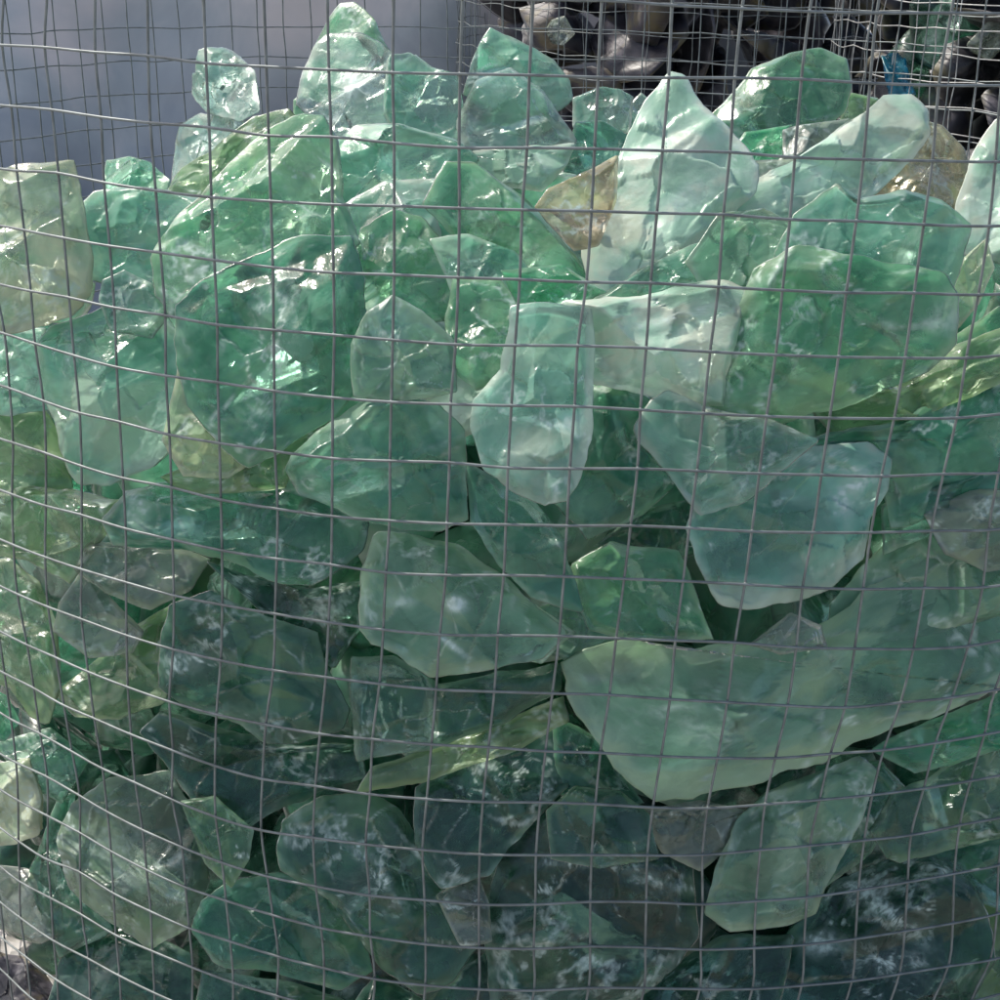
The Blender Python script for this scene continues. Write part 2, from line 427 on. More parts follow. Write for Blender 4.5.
CH = [
 # ---- pressed against the wires
 ([(-30,190),(-5,178),(15,172),(40,168),(72,165),(76,190),(82,220),(90,255),(88,290),(70,308),(30,322),(-30,332)], .03,'lime',0,'pale yellow-green block with straight right side at left edge of photo below the grey sheet'),
 ([(358,630),(360,572),(375,533),(410,533),(460,545),(505,575),(540,608),(568,633),(545,660),(490,672),(430,680),(395,655),(370,645)], .0,'sage',0,'frosted grey-green pentagonal chunk with one pale spot in the middle of the cage front'),
 ([(560,660),(590,645),(650,640),(700,650),(750,640),(820,628),(870,585),(930,552),(1045,522),(1045,672),(1000,690),(950,708),(890,730),(830,762),(750,785),(690,800),(650,803),(610,765),(580,720),(562,690)], .0,'sage',0,'very long pale green slab, the largest chunk, rising to the right edge'),
 ([(835,640),(838,600),(862,575),(885,548),(918,522),(955,512),(1045,505),(1045,600),(960,620),(880,640)], .045,'sage',0,'pale grey-green chunk just above the right end of the largest slab'),
 ([(683,530),(690,510),(720,490),(760,465),(800,448),(830,442),(870,442),(893,460),(890,490),(872,520),(865,560),(830,590),(790,605),(745,612),(715,605),(700,575)], -.004,'icy',0,'clear icy teal chunk with white patch at its top right, above the largest slab'),
 ([(470,430),(472,400),(500,370),(508,330),(510,307),(540,303),(592,307),(596,345),(592,400),(592,440),(580,480),(570,503),(545,508),(510,490),(485,470)], .015,'icy',0,'tall pale mint block with square top standing in the centre of the cage'),
 ([(35,345),(50,325),(90,312),(120,300),(165,310),(185,340),(190,390),(215,420),(180,440),(150,470),(110,487),(75,485),(62,455),(52,420),(40,380)], .02,'mint',0,'large teal chunk with bright mint lower half near the left edge'),
 ([(183,340),(185,310),(210,285),(250,265),(300,247),(345,245),(356,290),(358,340),(352,385),(330,410),(280,440),(250,455),(225,435),(195,400)], .03,'deep',1,'big round dark green chunk with rough whitish crust on its face, upper left'),
 ([(720,410),(725,360),(745,310),(765,275),(800,255),(860,265),(930,280),(947,300),(945,345),(920,370),(880,385),(855,400),(815,405),(795,415),(765,418)], .04,'green',0,'wide green chunk with a bright yellow-green lower edge on the right side'),
 ([(285,470),(290,455),(320,430),(360,400),(400,392),(440,405),(465,430),(468,520),(440,533),(400,532),(350,515),(300,495)], .012,'teal',0,'smooth teal-green chunk with rounded bottom left of the centre block'),
 ([(155,690),(160,640),(170,605),(210,590),(270,618),(318,632),(330,670),(352,710),(345,730),(300,745),(265,745),(230,720),(190,712)], .01,'dslate',0,'milky slate-blue slab with pointed right end, lower left'),
 ([(703,915),(715,870),(735,820),(765,790),(830,765),(860,755),(878,770),(860,830),(830,880),(815,915),(780,930),(730,935)], .0,'sage',0,'smooth sage green finger-shaped chunk leaning right below the largest slab'),
 ([(868,830),(890,795),(930,775),(970,745),(1045,725),(1045,830),(970,845),(900,865),(885,860)], .0,'dsage',0,'grey-green wedge with blunt left nose at lower right edge'),
 ([(55,840),(70,800),(110,775),(170,770),(210,830),(212,880),(192,930),(150,950),(110,925),(65,890)], .0,'dclear',1,'grey-green streaky chunk with glowing yellow-green lower edge, bottom left'),
 ([(275,850),(280,820),(320,795),(370,790),(400,810),(430,850),(455,895),(482,940),(455,985),(420,995),(380,970),(330,900),(280,870)], .002,'dslate',0,'long slate grey chunk with a diagonal white scratch, bottom centre-left'),
 ([(435,895),(478,870),(490,905),(493,942),(462,950),(447,920)], -.004,'grey',1,'small whitish crusted shard beside the lower end of the long slate chunk'),
 ([(190,930),(200,900),(230,880),(280,872),(340,890),(365,930),(375,972),(340,990),(280,975),(210,965)], .012,'deep',0,'dark green chunk with a vivid green right end at the bottom'),
 ([(180,800),(215,795),(255,830),(250,860),(230,890),(205,865)], .0,'dsage',0,'small pointed sage green shard above the dark green bottom chunk'),
 ([(-30,770),(10,760),(30,757),(42,800),(40,835),(15,845),(-30,850)], .0,'lime',1,'bright cream-green lump cut by the left edge near the bottom'),
 ([(-30,862),(30,868),(60,890),(65,935),(40,945),(0,930),(-30,930)], .004,'grey',1,'mauve-grey lump at the left edge under the bright cream-green lump'),
 ([(-30,560),(10,555),(40,580),(58,620),(62,690),(48,725),(30,718),(10,690),(-30,680)], .004,'olive',0,'tall rounded olive green chunk at the left edge, below mid height'),
 ([(-30,500),(20,485),(75,490),(125,500),(110,530),(95,550),(70,585),(30,562),(-30,548)], .02,'olive',1,'streaky olive chunk at the left edge just above the tall rounded one'),
 ([(-30,680),(8,695),(20,722),(5,742),(-30,738)], .006,'vivid',0,'small vivid green bit at the left edge under the tall olive chunk'),
 ([(100,520),(125,490),(180,478),(260,472),(310,490),(370,520),(365,550),(335,575),(310,587),(270,580),(230,562),(180,548),(112,545)], .025,'deep',0,'broad deep green slab with curved lower edge left of centre'),
 ([(470,470),(490,480),(530,500),(560,540),(577,605),(530,592),(500,562),(475,522)], .03,'teal',0,'narrow teal blade pointing down right between the centre block and the pentagonal chunk'),
 ([(571,565),(610,540),(630,545),(680,550),(700,600),(715,640),(680,642),(620,640),(590,630),(575,600)], .02,'green',0,'mid-green chunk with white flecks between the icy teal chunk and the pentagonal chunk'),
 ([(640,430),(655,405),(670,395),(720,415),(760,420),(808,440),(740,498),(700,510),(670,470),(645,442)], .035,'clear',0,'glassy grey-blue chunk tucked behind the upper left of the icy teal chunk'),
 ([(870,750),(900,733),(980,700),(1045,675),(1045,745),(990,752),(950,765),(915,775)], .018,'vivid',0,'vivid mint green chunk under the right end of the largest slab'),
 ([(922,515),(940,500),(980,488),(1045,485),(1045,560),(985,572),(945,555)], .012,'grey',1,'grey crusted chunk at the right edge, above the largest slab'),
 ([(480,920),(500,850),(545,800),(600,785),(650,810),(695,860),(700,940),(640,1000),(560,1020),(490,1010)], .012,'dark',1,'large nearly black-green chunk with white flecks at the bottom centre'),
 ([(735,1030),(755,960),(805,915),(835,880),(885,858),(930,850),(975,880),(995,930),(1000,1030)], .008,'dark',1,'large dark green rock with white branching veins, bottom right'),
 # ---- second row
 ([(360,660),(400,660),(440,685),(490,675),(553,665),(550,690),(500,720),(430,745),(365,755),(358,700)], .035,'dslate',0,'clear dark teal slab directly under the pentagonal chunk'),
 ([(365,790),(380,765),(470,735),(555,700),(560,725),(510,750),(430,780)], .06,'olive',0,'thin olive band under the clear dark teal slab'),
 ([(423,790),(500,740),(560,730),(562,790),(520,830),(490,870),(445,882),(420,840)], .045,'dslate',1,'dark slate chunk with white smears left of the black-green bottom chunk'),
 ([(640,812),(700,803),(745,812),(722,850),(700,868),(665,850)], .035,'grey',1,'mauve-grey speckled chunk under the tip of the largest slab'),
 ([(545,810),(575,785),(620,790),(650,815),(660,860),(600,870),(550,860)], .0,'dslate',0,'smooth rounded grey-green face on top of the black-green bottom chunk'),
 ([(80,570),(95,545),(170,548),(205,560),(185,590),(150,607),(110,592)], .055,'grey',0,'mauve-grey chunk below the broad deep green slab'),
 ([(57,630),(62,605),(85,572),(110,600),(140,630),(130,650),(90,655)], .045,'grey',1,'pointed grey chunk with white tip, lower left'),
 ([(60,690),(100,660),(130,632),(178,605),(170,660),(160,700),(120,715),(80,712)], .06,'olive',0,'olive chunk behind the left side of the milky slate-blue slab'),
 ([(150,735),(170,715),(240,735),(300,748),(350,745),(355,775),(290,800),(240,825),(200,800)], .06,'dark',1,'dark veined chunk with white streaks under the milky slate-blue slab'),
 ([(0,745),(50,730),(85,760),(60,800),(42,790),(10,762)], .05,'deep',0,'dark green chunk behind the bright cream-green lump'),
 ([(215,565),(250,578),(310,590),(362,582),(358,625),(330,662),(280,625)], .08,'dark',1,'dark flecked chunk in the gap under the broad deep green slab'),
 ([(540,610),(590,592),(612,640),(570,660),(545,650)], .07,'slate',0,'slate chunk in the gap right of the pentagonal chunk'),
 ([(490,600),(520,595),(570,632),(540,660),(500,650)], .05,'slate',0,'grey shard behind the pointed right end of the pentagonal chunk'),
 ([(560,500),(582,470),(588,395),(620,385),(655,412),(672,480),(640,510),(590,532)], .065,'deep',0,'dark teal-green chunk right of the tall pale mint block'),
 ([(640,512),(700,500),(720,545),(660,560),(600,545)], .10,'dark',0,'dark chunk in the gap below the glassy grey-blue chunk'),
 ([(748,645),(790,612),(822,625),(828,648),(780,655)], .02,'grey',0,'flat whitish-mauve sliver between the icy teal chunk and the largest slab'),
 ([(800,445),(840,432),(900,420),(950,390),(1045,355),(1045,470),(960,500),(895,520),(880,470),(860,442)], .05,'deep',0,'saturated deep green chunk at the right edge, behind the icy teal chunk'),
 ([(888,505),(930,485),(1045,465),(1045,505),(930,535),(890,550)], .04,'teal',0,'teal strip under the saturated deep green chunk at right'),
 ([(820,405),(860,400),(900,380),(945,350),(1045,315),(1045,362),(960,400),(900,428),(850,436)], .075,'olive',0,'olive-grey slab sloping up to the right edge, above the saturated deep green chunk'),
 ([(165,440),(180,375),(205,410),(246,462),(225,475),(185,473)], .035,'lime',0,'pale green tail corner below the big round crusted chunk'),
 ([(-30,340),(5,330),(42,332),(50,405),(10,412),(-30,405)], .04,'mint',0,'bright mint piece at the left edge under the pale yellow-green block'),
 ([(-30,410),(40,410),(60,440),(68,485),(20,492),(-30,485)], .045,'olive',0,'dull olive piece at the left edge beside the bright mint lower half'),
 ([(170,475),(240,450),(295,440),(320,420),(332,440),(292,460),(285,485),(200,492)], .06,'olive',0,'thin brownish-olive piece under the big round crusted chunk'),
 ([(102,300),(105,282),(125,272),(150,285),(168,310),(150,335),(112,328)], .06,'slate',0,'rounded slate-teal knob above the large teal chunk'),
 ([(510,385),(575,305),(640,300),(720,285),(748,300),(740,345),(725,372),(720,405),(690,400),(640,390),(595,380)], .075,'pale',0,'broad milky pale green slab behind the centre block, reaching right to the wide green chunk'),
 ([(355,345),(370,315),(393,300),(420,315),(450,342),(452,388),(400,397),(358,392)], .05,'slate',0,'dark slate-green peaked chunk above the smooth teal-green chunk'),
 ([(448,320),(455,282),(500,285),(517,310),(508,372),(475,385),(452,365)], .08,'green',0,'green chunk between the peaked slate chunk and the centre block'),
 ([(950,392),(955,340),(1000,310),(1045,320),(1045,370),(1000,385)], .09,'green',0,'green piece at the right edge over the olive-grey slab'),
 ([(943,326),(950,290),(962,262),(985,242),(992,270),(978,302),(960,325)], .09,'lime',0,'bright yellow-green tongue right of the wide green chunk'),
 # ---- shoulder of the heap
 ([(75,215),(100,195),(140,190),(200,202),(215,215),(200,245),(165,285),(150,292),(95,275),(80,240)], .13,'mint',0,'clear mint chunk behind the upper right corner of the pale yellow-green block'),
 ([(160,255),(185,215),(225,175),(260,140),(290,125),(318,125),(330,150),(336,200),(350,242),(310,264),(260,272),(215,292),(180,310),(165,290)], .10,'green',0,'large yellow-green chunk with striated left edge sloping up to the right, upper left'),
 ([(340,245),(350,205),(385,185),(430,182),(447,188),(432,212),(437,235),(400,262),(360,258)], .20,'clear',0,'green shell-shaped piece with a white curved rim, top centre-left'),
 ([(345,335),(348,272),(365,232),(395,215),(420,222),(442,247),(452,277),(456,312),(400,325)], .15,'green',0,'round-topped mid-green chunk under the shell-shaped piece'),
 ([(430,207),(452,167),(478,168),(520,200),(552,232),(582,272),(600,302),(560,305),(500,272),(460,237)], .17,'green',0,'dark green wedge sloping down right from a grey corner, above the centre block'),
 ([(435,242),(470,237),(512,252),(532,277),(510,302),(455,292)], .14,'mint',0,'pale mint piece beneath the dark green wedge'),
 ([(505,272),(560,267),(602,292),(560,309),(520,306)], .12,'vivid',0,'vivid green sliver just above the top of the centre block'),
 ([(590,252),(590,225),(612,185),(632,140),(650,105),(668,80),(683,85),(702,115),(737,150),(752,167),(748,192),(715,222),(690,252),(650,277),(630,302),(600,277)], .19,'pale',0,'tall pointed silvery-white chunk at the top right of centre'),
 ([(590,305),(640,272),(690,247),(745,227),(762,242),(752,295),(640,308)], .14,'mint',0,'mint slab between the pointed silvery chunk and the milky slab'),
 ([(690,262),(722,217),(762,212),(792,232),(792,292),(750,312),(712,292)], .12,'sage',0,'grey-green piece left of the teal-green domed chunk'),
 ([(783,255),(800,217),(840,188),(862,202),(900,195),(935,205),(962,227),(952,272),(932,302),(880,292),(820,292),(790,277)], .09,'teal',0,'teal-green domed chunk with two peaks on the upper right'),
 ([(728,212),(740,187),(790,165),(850,125),(880,103),(905,100),(920,115),(922,137),(905,162),(870,192),(835,207),(790,227),(745,227)], .22,'pale',0,'long white-green chunk with rounded upper end, pointing up right'),
 ([(952,247),(960,200),(975,155),(995,125),(1045,100),(1045,245),(1000,257)], .14,'pale',0,'pale green pointed chunk cut by the right edge near the top'),
 ([(722,205),(725,177),(747,162),(792,162),(795,178),(742,212)], .27,'grey',0,'lilac-grey piece behind the lower end of the long white-green chunk'),
 ([(330,152),(360,130),(400,128),(450,143),(472,160),(452,182),(430,207),(380,192),(342,217),(335,190)], .27,'mint',0,'mint chunk below the milky rock at the top with the white spot'),
 ([(865,197),(880,170),(905,150),(922,125),(942,130),(962,152),(970,175),(962,212),(930,217),(890,202)], .23,'amber',0,'brown amber chunk behind the rounded end of the long white-green chunk'),
 ([(538,207),(550,190),(590,172),(614,160),(614,200),(597,242),(575,247),(555,227)], .165,'amber',0,'gold and cream amber chunk left of the pointed silvery chunk'),
 # ---- top of the heap, further back
 ([(456,152),(500,148),(576,143),(567,167),(542,192),(500,187),(470,172)], .32,'pale',0,'pale ledge under the bright mint chunk with the jagged face'),
 ([(456,122),(475,80),(510,68),(545,90),(560,115),(577,142),(560,152),(500,156),(462,150)], .36,'clear',0,'bright mint chunk with a jagged sparkling face, top centre'),
 ([(462,95),(478,45),(490,27),(520,40),(555,60),(570,80),(573,100),(560,112),(500,112)], .42,'mint',0,'pale mint peak standing above the jagged sparkling chunk'),
 ([(296,104),(302,70),(316,42),(328,33),(360,33),(385,45),(402,60),(400,150),(340,147),(318,127)], .40,'clear',0,'icy chunk with a white glowing spot at the top left of centre'),
 ([(386,62),(415,55),(432,68),(458,74),(465,110),(458,142),(402,150),(384,115)], .37,'mint',0,'emerald-centred chunk joined to the right side of the icy chunk with the white spot'),
 ([(300,92),(312,50),(328,18),(340,3),(354,2),(366,10),(376,22),(388,50),(370,90),(330,110)], .50,'green',0,'moss green peak, highest point of the heap, behind the icy chunk'),
 ([(293,100),(305,90),(325,128),(320,147),(292,128)], .45,'green',0,'small green bit at the lower left of the icy chunk with the white spot'),
 ([(191,94),(205,62),(232,50),(255,70),(260,112),(240,122),(205,112)], .50,'clear',0,'isolated clear grey lump standing up against the blue-grey sheet'),
 ([(175,142),(180,125),(200,113),(240,116),(260,150),(250,192),(170,197)], .46,'clear',0,'clear dark-edged shard beneath the isolated clear lump'),
 ([(103,177),(106,160),(130,156),(150,162),(170,180),(165,200),(110,200)], .42,'vivid',0,'small bright emerald lump low on the left in front of the grey sheet'),
 ([(165,194),(177,172),(215,150),(255,115),(290,108),(305,130),(240,195),(200,210)], .33,'olive',1,'crinkled olive-clear chunk behind the striated yellow-green one'),
 ([(573,98),(600,87),(620,90),(634,97),(630,132),(600,142),(573,127)], .50,'clear',0,'low crystalline clear chunk between the two white peaks'),
 ([(622,132),(632,102),(641,92),(650,100),(654,125)], .54,'clear',0,'thin clear spike left of the silvery pointed chunk'),
 ([(563,172),(575,122),(602,120),(632,137),(622,160),(590,177)], .38,'deep',0,'dark teal chunk in the hollow below the crystalline clear one'),
 ([(707,120),(735,90),(750,70),(790,52),(822,47),(848,58),(852,87),(845,112),(825,127),(790,132),(770,162),(745,167),(725,147)], .38,'green',0,'large green translucent chunk with pale left edge on the top right'),
 ([(733,150),(745,132),(790,125),(788,152),(765,172),(740,166)], .35,'vivid',0,'vivid bright green piece under the large translucent top right chunk'),
 ([(782,162),(783,130),(800,125),(850,118),(840,148),(810,168)], .32,'grey',0,'grey-mauve piece above the middle of the long white-green chunk'),
 ([(838,125),(848,92),(878,98),(885,115),(860,135)], .40,'olive',0,'olive-grey piece between the translucent top right chunk and the rounded white end'),
 # ---- lower dark ones
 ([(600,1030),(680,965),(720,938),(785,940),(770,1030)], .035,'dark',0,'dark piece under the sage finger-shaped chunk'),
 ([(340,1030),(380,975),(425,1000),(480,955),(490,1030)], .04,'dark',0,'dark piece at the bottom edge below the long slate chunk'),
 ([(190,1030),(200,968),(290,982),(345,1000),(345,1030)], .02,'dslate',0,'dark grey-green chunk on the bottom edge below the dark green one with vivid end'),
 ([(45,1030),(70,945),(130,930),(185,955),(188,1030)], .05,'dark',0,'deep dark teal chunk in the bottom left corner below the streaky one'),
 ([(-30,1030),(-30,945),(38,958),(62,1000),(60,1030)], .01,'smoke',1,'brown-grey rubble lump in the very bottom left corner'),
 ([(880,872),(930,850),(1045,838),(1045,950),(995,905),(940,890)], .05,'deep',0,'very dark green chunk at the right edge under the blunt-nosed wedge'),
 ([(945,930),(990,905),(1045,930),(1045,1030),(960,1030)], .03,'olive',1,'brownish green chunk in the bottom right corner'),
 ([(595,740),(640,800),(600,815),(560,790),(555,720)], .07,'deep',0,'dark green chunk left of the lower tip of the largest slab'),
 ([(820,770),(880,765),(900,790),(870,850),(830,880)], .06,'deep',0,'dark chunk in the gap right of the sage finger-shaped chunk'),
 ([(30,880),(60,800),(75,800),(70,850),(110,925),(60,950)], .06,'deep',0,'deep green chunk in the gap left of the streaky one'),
]
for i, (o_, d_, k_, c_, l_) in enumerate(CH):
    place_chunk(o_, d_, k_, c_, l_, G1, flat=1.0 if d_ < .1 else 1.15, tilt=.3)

# the heart of the heap: further chunks behind and below, seen only through gaps and through the clear ones
rng = np.random.RandomState(21)
def lump_poly(R, rng):
    n = rng.randint(6, 10)
    an = np.sort((np.arange(n) + rng.uniform(-.3, .3, n)) / n * 6.283)
    ex = rng.uniform(.7, 1.)
    return [(R * math.cos(a) * rng.uniform(.85, 1.15), R * ex * math.sin(a) * rng.uniform(.85, 1.15)) for a in an]
def lump(name, R, pos, kind, crust, seed, rot=None, thick=1.6, res=(40, 9)):
    r2 = np.random.RandomState(seed)
    V, Fc, _, look = chunk_geometry(lump_poly(R, r2), seed, thick, nb=res[0], nr=res[1], crust=crust)
    M = Matrix.Rotation(r2.uniform(0, 6.28), 3, 'Z') @ Matrix.Rotation(r2.uniform(0, 3.1), 3, 'X') @ Matrix.Rotation(r2.uniform(0, 6.28), 3, 'Y')
    if rot is not None: M = rot
    W = V @ np.array(M).T
    return mesh_obj(name, W, Fc, glass(kind), loc=pos, look=look)
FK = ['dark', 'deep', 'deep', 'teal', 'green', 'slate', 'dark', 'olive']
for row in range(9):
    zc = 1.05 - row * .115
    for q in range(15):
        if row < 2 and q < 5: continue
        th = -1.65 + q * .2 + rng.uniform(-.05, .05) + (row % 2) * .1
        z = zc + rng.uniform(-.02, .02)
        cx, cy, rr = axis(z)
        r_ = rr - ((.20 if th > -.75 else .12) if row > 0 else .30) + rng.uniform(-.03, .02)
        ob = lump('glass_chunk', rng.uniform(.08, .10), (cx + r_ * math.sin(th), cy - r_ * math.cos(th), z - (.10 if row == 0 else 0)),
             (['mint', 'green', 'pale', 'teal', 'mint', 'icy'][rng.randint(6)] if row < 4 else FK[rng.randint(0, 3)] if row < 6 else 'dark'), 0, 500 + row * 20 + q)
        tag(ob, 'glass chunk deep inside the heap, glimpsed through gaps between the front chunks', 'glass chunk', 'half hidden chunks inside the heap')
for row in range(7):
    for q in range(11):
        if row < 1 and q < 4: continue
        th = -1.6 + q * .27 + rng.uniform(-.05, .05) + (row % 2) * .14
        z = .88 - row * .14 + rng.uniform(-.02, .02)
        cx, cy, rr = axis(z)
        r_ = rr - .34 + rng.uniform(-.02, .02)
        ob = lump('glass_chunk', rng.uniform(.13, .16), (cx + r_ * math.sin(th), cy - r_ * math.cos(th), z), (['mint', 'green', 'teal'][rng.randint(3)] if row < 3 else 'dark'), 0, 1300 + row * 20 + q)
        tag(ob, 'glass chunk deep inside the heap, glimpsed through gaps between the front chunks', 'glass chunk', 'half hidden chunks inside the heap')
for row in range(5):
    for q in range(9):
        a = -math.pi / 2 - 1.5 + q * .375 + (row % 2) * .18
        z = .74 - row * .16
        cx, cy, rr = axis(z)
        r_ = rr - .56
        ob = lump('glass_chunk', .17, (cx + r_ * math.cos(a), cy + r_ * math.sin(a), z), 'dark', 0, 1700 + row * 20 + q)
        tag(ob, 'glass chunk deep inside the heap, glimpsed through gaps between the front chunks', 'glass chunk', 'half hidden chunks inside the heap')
for k in range(46):      # floor of the hollow behind the front chunks
    a = rng.uniform(0, 6.28); r_ = .62 * math.sqrt(rng.rand())
    z = .90 + rng.uniform(-.03, .03)
    cx, cy, rr = axis(z)
    pos = (cx + r_ * math.sin(a), cy - r_ * math.cos(a) + .05, z)
    ob = lump('glass_chunk', rng.uniform(.08, .10), pos, ['mint', 'pale', 'green', 'teal'][k % 4], 0, 900 + k)
    tag(ob, 'light green chunk in the upper bed of the heap, glimpsed below the top chunks', 'glass chunk', 'chunks bedded under the top of the heap')
RES = [
 [0,0,0,0,0,0,0,0,0,0,0,(0,1),(-2,2),(-3,0),(-4,-1),(-6,-2),(-7,-2),(-1,-1),0,0,0,0],
 [0,0,(-9,1),(-8,2),(-4,1),(-2,1),(0,-2),(1,-2),(1,-2),(0,-2),(0,-1),(0,0),(-1,0),(-1,1),(-4,2),(-6,2),(-5,0),(-2,-1),0,0,0,0],
 [0,0,0,(-5,4),(-2,2),(-3,1),(1,1),(2,-2),(3,0),(2,-2),(1,-3),(1,-1),(0,0),(-1,0),(-2,0),(-4,-3),(-2,-4),(2,-5),(4,-6),0,0,0],
 [0,0,(-4,1),(-3,4),(-3,1),(-1,-1),(1,-2),(3,-1),(4,0),(3,2),(3,3),(0,4),(1,5),(-1,5),(-2,5),(-2,2),(-1,1),(3,-2),(8,-4),0,0,0],
 [0,0,(-1,2),(-2,1),(-1,0),(1,0),(2,-1),(4,-2),(5,-2),(4,0),(4,1),(1,2),(1,2),(-1,3),(0,1),(-1,-1),(-1,-3),(4,-4),(9,-7),0,0,0],
 [0,0,(1,0),(-1,1),(0,-1),(3,-1),(3,-3),(4,-2),(6,-1),(4,-1),(4,-1),(0,1),(-2,3),(0,3),(-1,1),(0,-1),(0,-3),(5,-5),(8,-7),0,0,0],
 [0,(9,6),(1,4),(0,1),(-1,-2),(1,-2),(2,-1),(4,-2),(5,-2),(4,-1),(2,1),(0,3),(-1,5),(0,4),(-1,2),(-1,0),(0,-2),(4,-4),(9,-6),0,0,0],
 [0,(9,6),(6,3),(2,0),(-1,0),(2,-3),(2,-3),(4,-3),(5,-3),(4,0),(3,3),(0,2),(-1,4),(2,6),(-1,5),(-1,3),(0,1),(1,-2),(6,-3),(8,-6),0,0],
 [0,(7,4),(4,4),(0,1),(-1,-1),(2,0),(2,-3),(6,-3),(5,-3),(5,-1),(3,1),(1,4),(0,6),(1,8),(-2,7),(-1,4),(0,2),(0,0),(4,-2),(9,-6),0,0],
 [0,(-2,2),(-2,2),(-4,4),(-1,2),(1,2),(2,1),(5,2),(5,4),(3,3),(4,6),(2,10),(1,12),(0,12),(-2,11),(-1,8),(-2,4),(1,0),(7,-3),(14,-8),0,0],
 [0,0,(-9,0),(-9,0),(-4,0),(0,-1),(1,0),(3,1),(3,1),(2,1),(1,2),(0,6),(1,9),(-2,9),(-3,8),(-3,6),(0,0),(2,-4),(7,-9),(11,-12),0,0],
 [0,0,(-11,-1),(-14,-1),(-7,-3),(-3,-4),(-2,-4),(1,-3),(1,-1),(0,0),(0,1),(0,4),(-1,6),(-3,7),(-2,4),(-3,1),(0,-4),(2,-9),(4,-9),(5,-10),(-1,-9),0],
 [0,(0,-2),(-5,-2),(-10,-4),(-9,-6),(-10,-8),(-8,-9),(-7,-8),(-4,-7),(-5,-4),(-2,-2),(-2,1),(-3,1),(-6,2),(-4,0),(-5,-2),(-4,-4),(-4,-3),(-4,-4),0,0,0],
 [0,(5,3),(1,-1),(-6,-2),(-8,-5),(-8,-8),(-11,-12),(-11,-14),(-8,-10),(-6,-9),(-4,-6),(-4,-3),(-4,1),(-6,2),(-6,0),(-8,-1),(-7,1),(-7,2),(-7,2),(-6,2),(-7,2),0],
 [(8,2),(9,4),(8,1),(1,-4),(-6,-6),(-11,-11),(-12,-16),(-13,-18),(-10,-14),(-9,-11),(-6,-8),(-4,-6),(-4,-2),(-5,1),(-6,2),(-7,2),(-5,5),(-9,6),(-7,6),(-10,5),(-9,7),0],
 [(10,3),(15,7),(15,4),(4,-1),(0,-6),(-2,-10),(-6,-14),(-7,-16),(-7,-15),(-4,-14),(-2,-10),(-2,-8),(-1,-3),(-2,3),(-2,4),(-1,1),(-2,2),(-4,2),(-4,4),(-4,5),(-4,5),(-3,3)],
 [(7,7),(11,10),(12,10),(6,5),(3,0),(1,-4),(-2,-5),(-1,-7),(-1,-9),(-2,-8),(1,-7),(1,-4),(1,0),(2,6),(2,6),(3,3),(3,2),(1,1),(2,1),(3,1),(6,-1),(8,-3)],
 [(0,5),(4,5),(8,12),(6,6),(6,3),(4,0),(2,0),(5,-2),(3,-3),(4,-4),(3,-2),(4,1),(5,5),(5,11),(6,12),(8,10),(8,7),(6,6),(7,4),(7,3),(12,0),(13,-6)],
 [(-6,2),(4,8),(5,10),(6,6),(6,6),(7,5),(5,3),0,0,0,0,0,0,0,0,0,0,0,0,0,0,0],
 [(-12,3),(2,4),(11,8),(8,7),0,0,0,0,0,0,0,0,0,0,0,0,0,0,0,0,0,0],
]
# ------------------------------------------------------------------ wire cages
def metal(name, col, rough, spot):
    mt, nt, out, N, L = nodes(name)
    tc = N('ShaderNodeTexCoord').outputs['Object']
    n = N('ShaderNodeTexNoise', Scale=60., Detail=4.); L(tc, n.inputs['Vector'])
    c = ramp(N, L, n.outputs['Fac'], [(.35, spot), (.65, col)])
    b = N('ShaderNodeBsdfPrincipled', Roughness=rough, Metallic=.25)
    L(c, b.inputs['Base Color'])
    L(b.outputs[0], out.inputs['Surface'])
    return mt
WIRE = metal('galvanised_wire', (.20, .225, .225), .45, (.12, .135, .135))
WIRE2 = metal('lit_wire', (.40, .41, .40), .45, (.22, .22, .22))  # paler copy of the wire, its lit look put into the colour

def catmull(Pt, sub, closed):
    n = len(Pt); out_ = []
    rng_ = range(n) if closed else range(n - 1)
    for i in rng_:
        g = (lambda k: Pt[k % n]) if closed else (lambda k: Pt[min(max(k, 0), n - 1)])
        a, b, c, d = g(i - 1), g(i), g(i + 1), g(i + 2)
        for s_ in range(sub):
            t = s_ / sub
            out_.append(.5 * (2 * b + (c - a) * t + (2 * a - 5 * b + 4 * c - d) * t * t + (3 * b - a - 3 * c + d) * t ** 3))
    if not closed: out_.append(Pt[-1])
    return np.array(out_)

def tube(V, Fc, path, r, closed, k=6):
    n = len(path); base = len(V)
    T = np.roll(path, -1, 0) - np.roll(path, 1, 0)
    if not closed: T[0] = path[1] - path[0]; T[-1] = path[-1] - path[-2]
    ref = np.array([0, 0, 1.]) if abs(T[0][2]) < .5 * np.linalg.norm(T[0]) else np.array([0, 1., 0])
    for i in range(n):
        t = T[i] / np.linalg.norm(T[i])
        u = np.cross(t, ref); u /= np.linalg.norm(u); v = np.cross(t, u)
        for j in range(k):
            a = 6.2832 * j / k
            V.append(path[i] + r * (math.cos(a) * u + math.sin(a) * v))
    for i in range(n if closed else n - 1):
        for j in range(k):
            a, b = base + i * k, base + ((i + 1) % n) * k
            Fc.append((a + j, a + (j + 1) % k, b + (j + 1) % k, b + j))

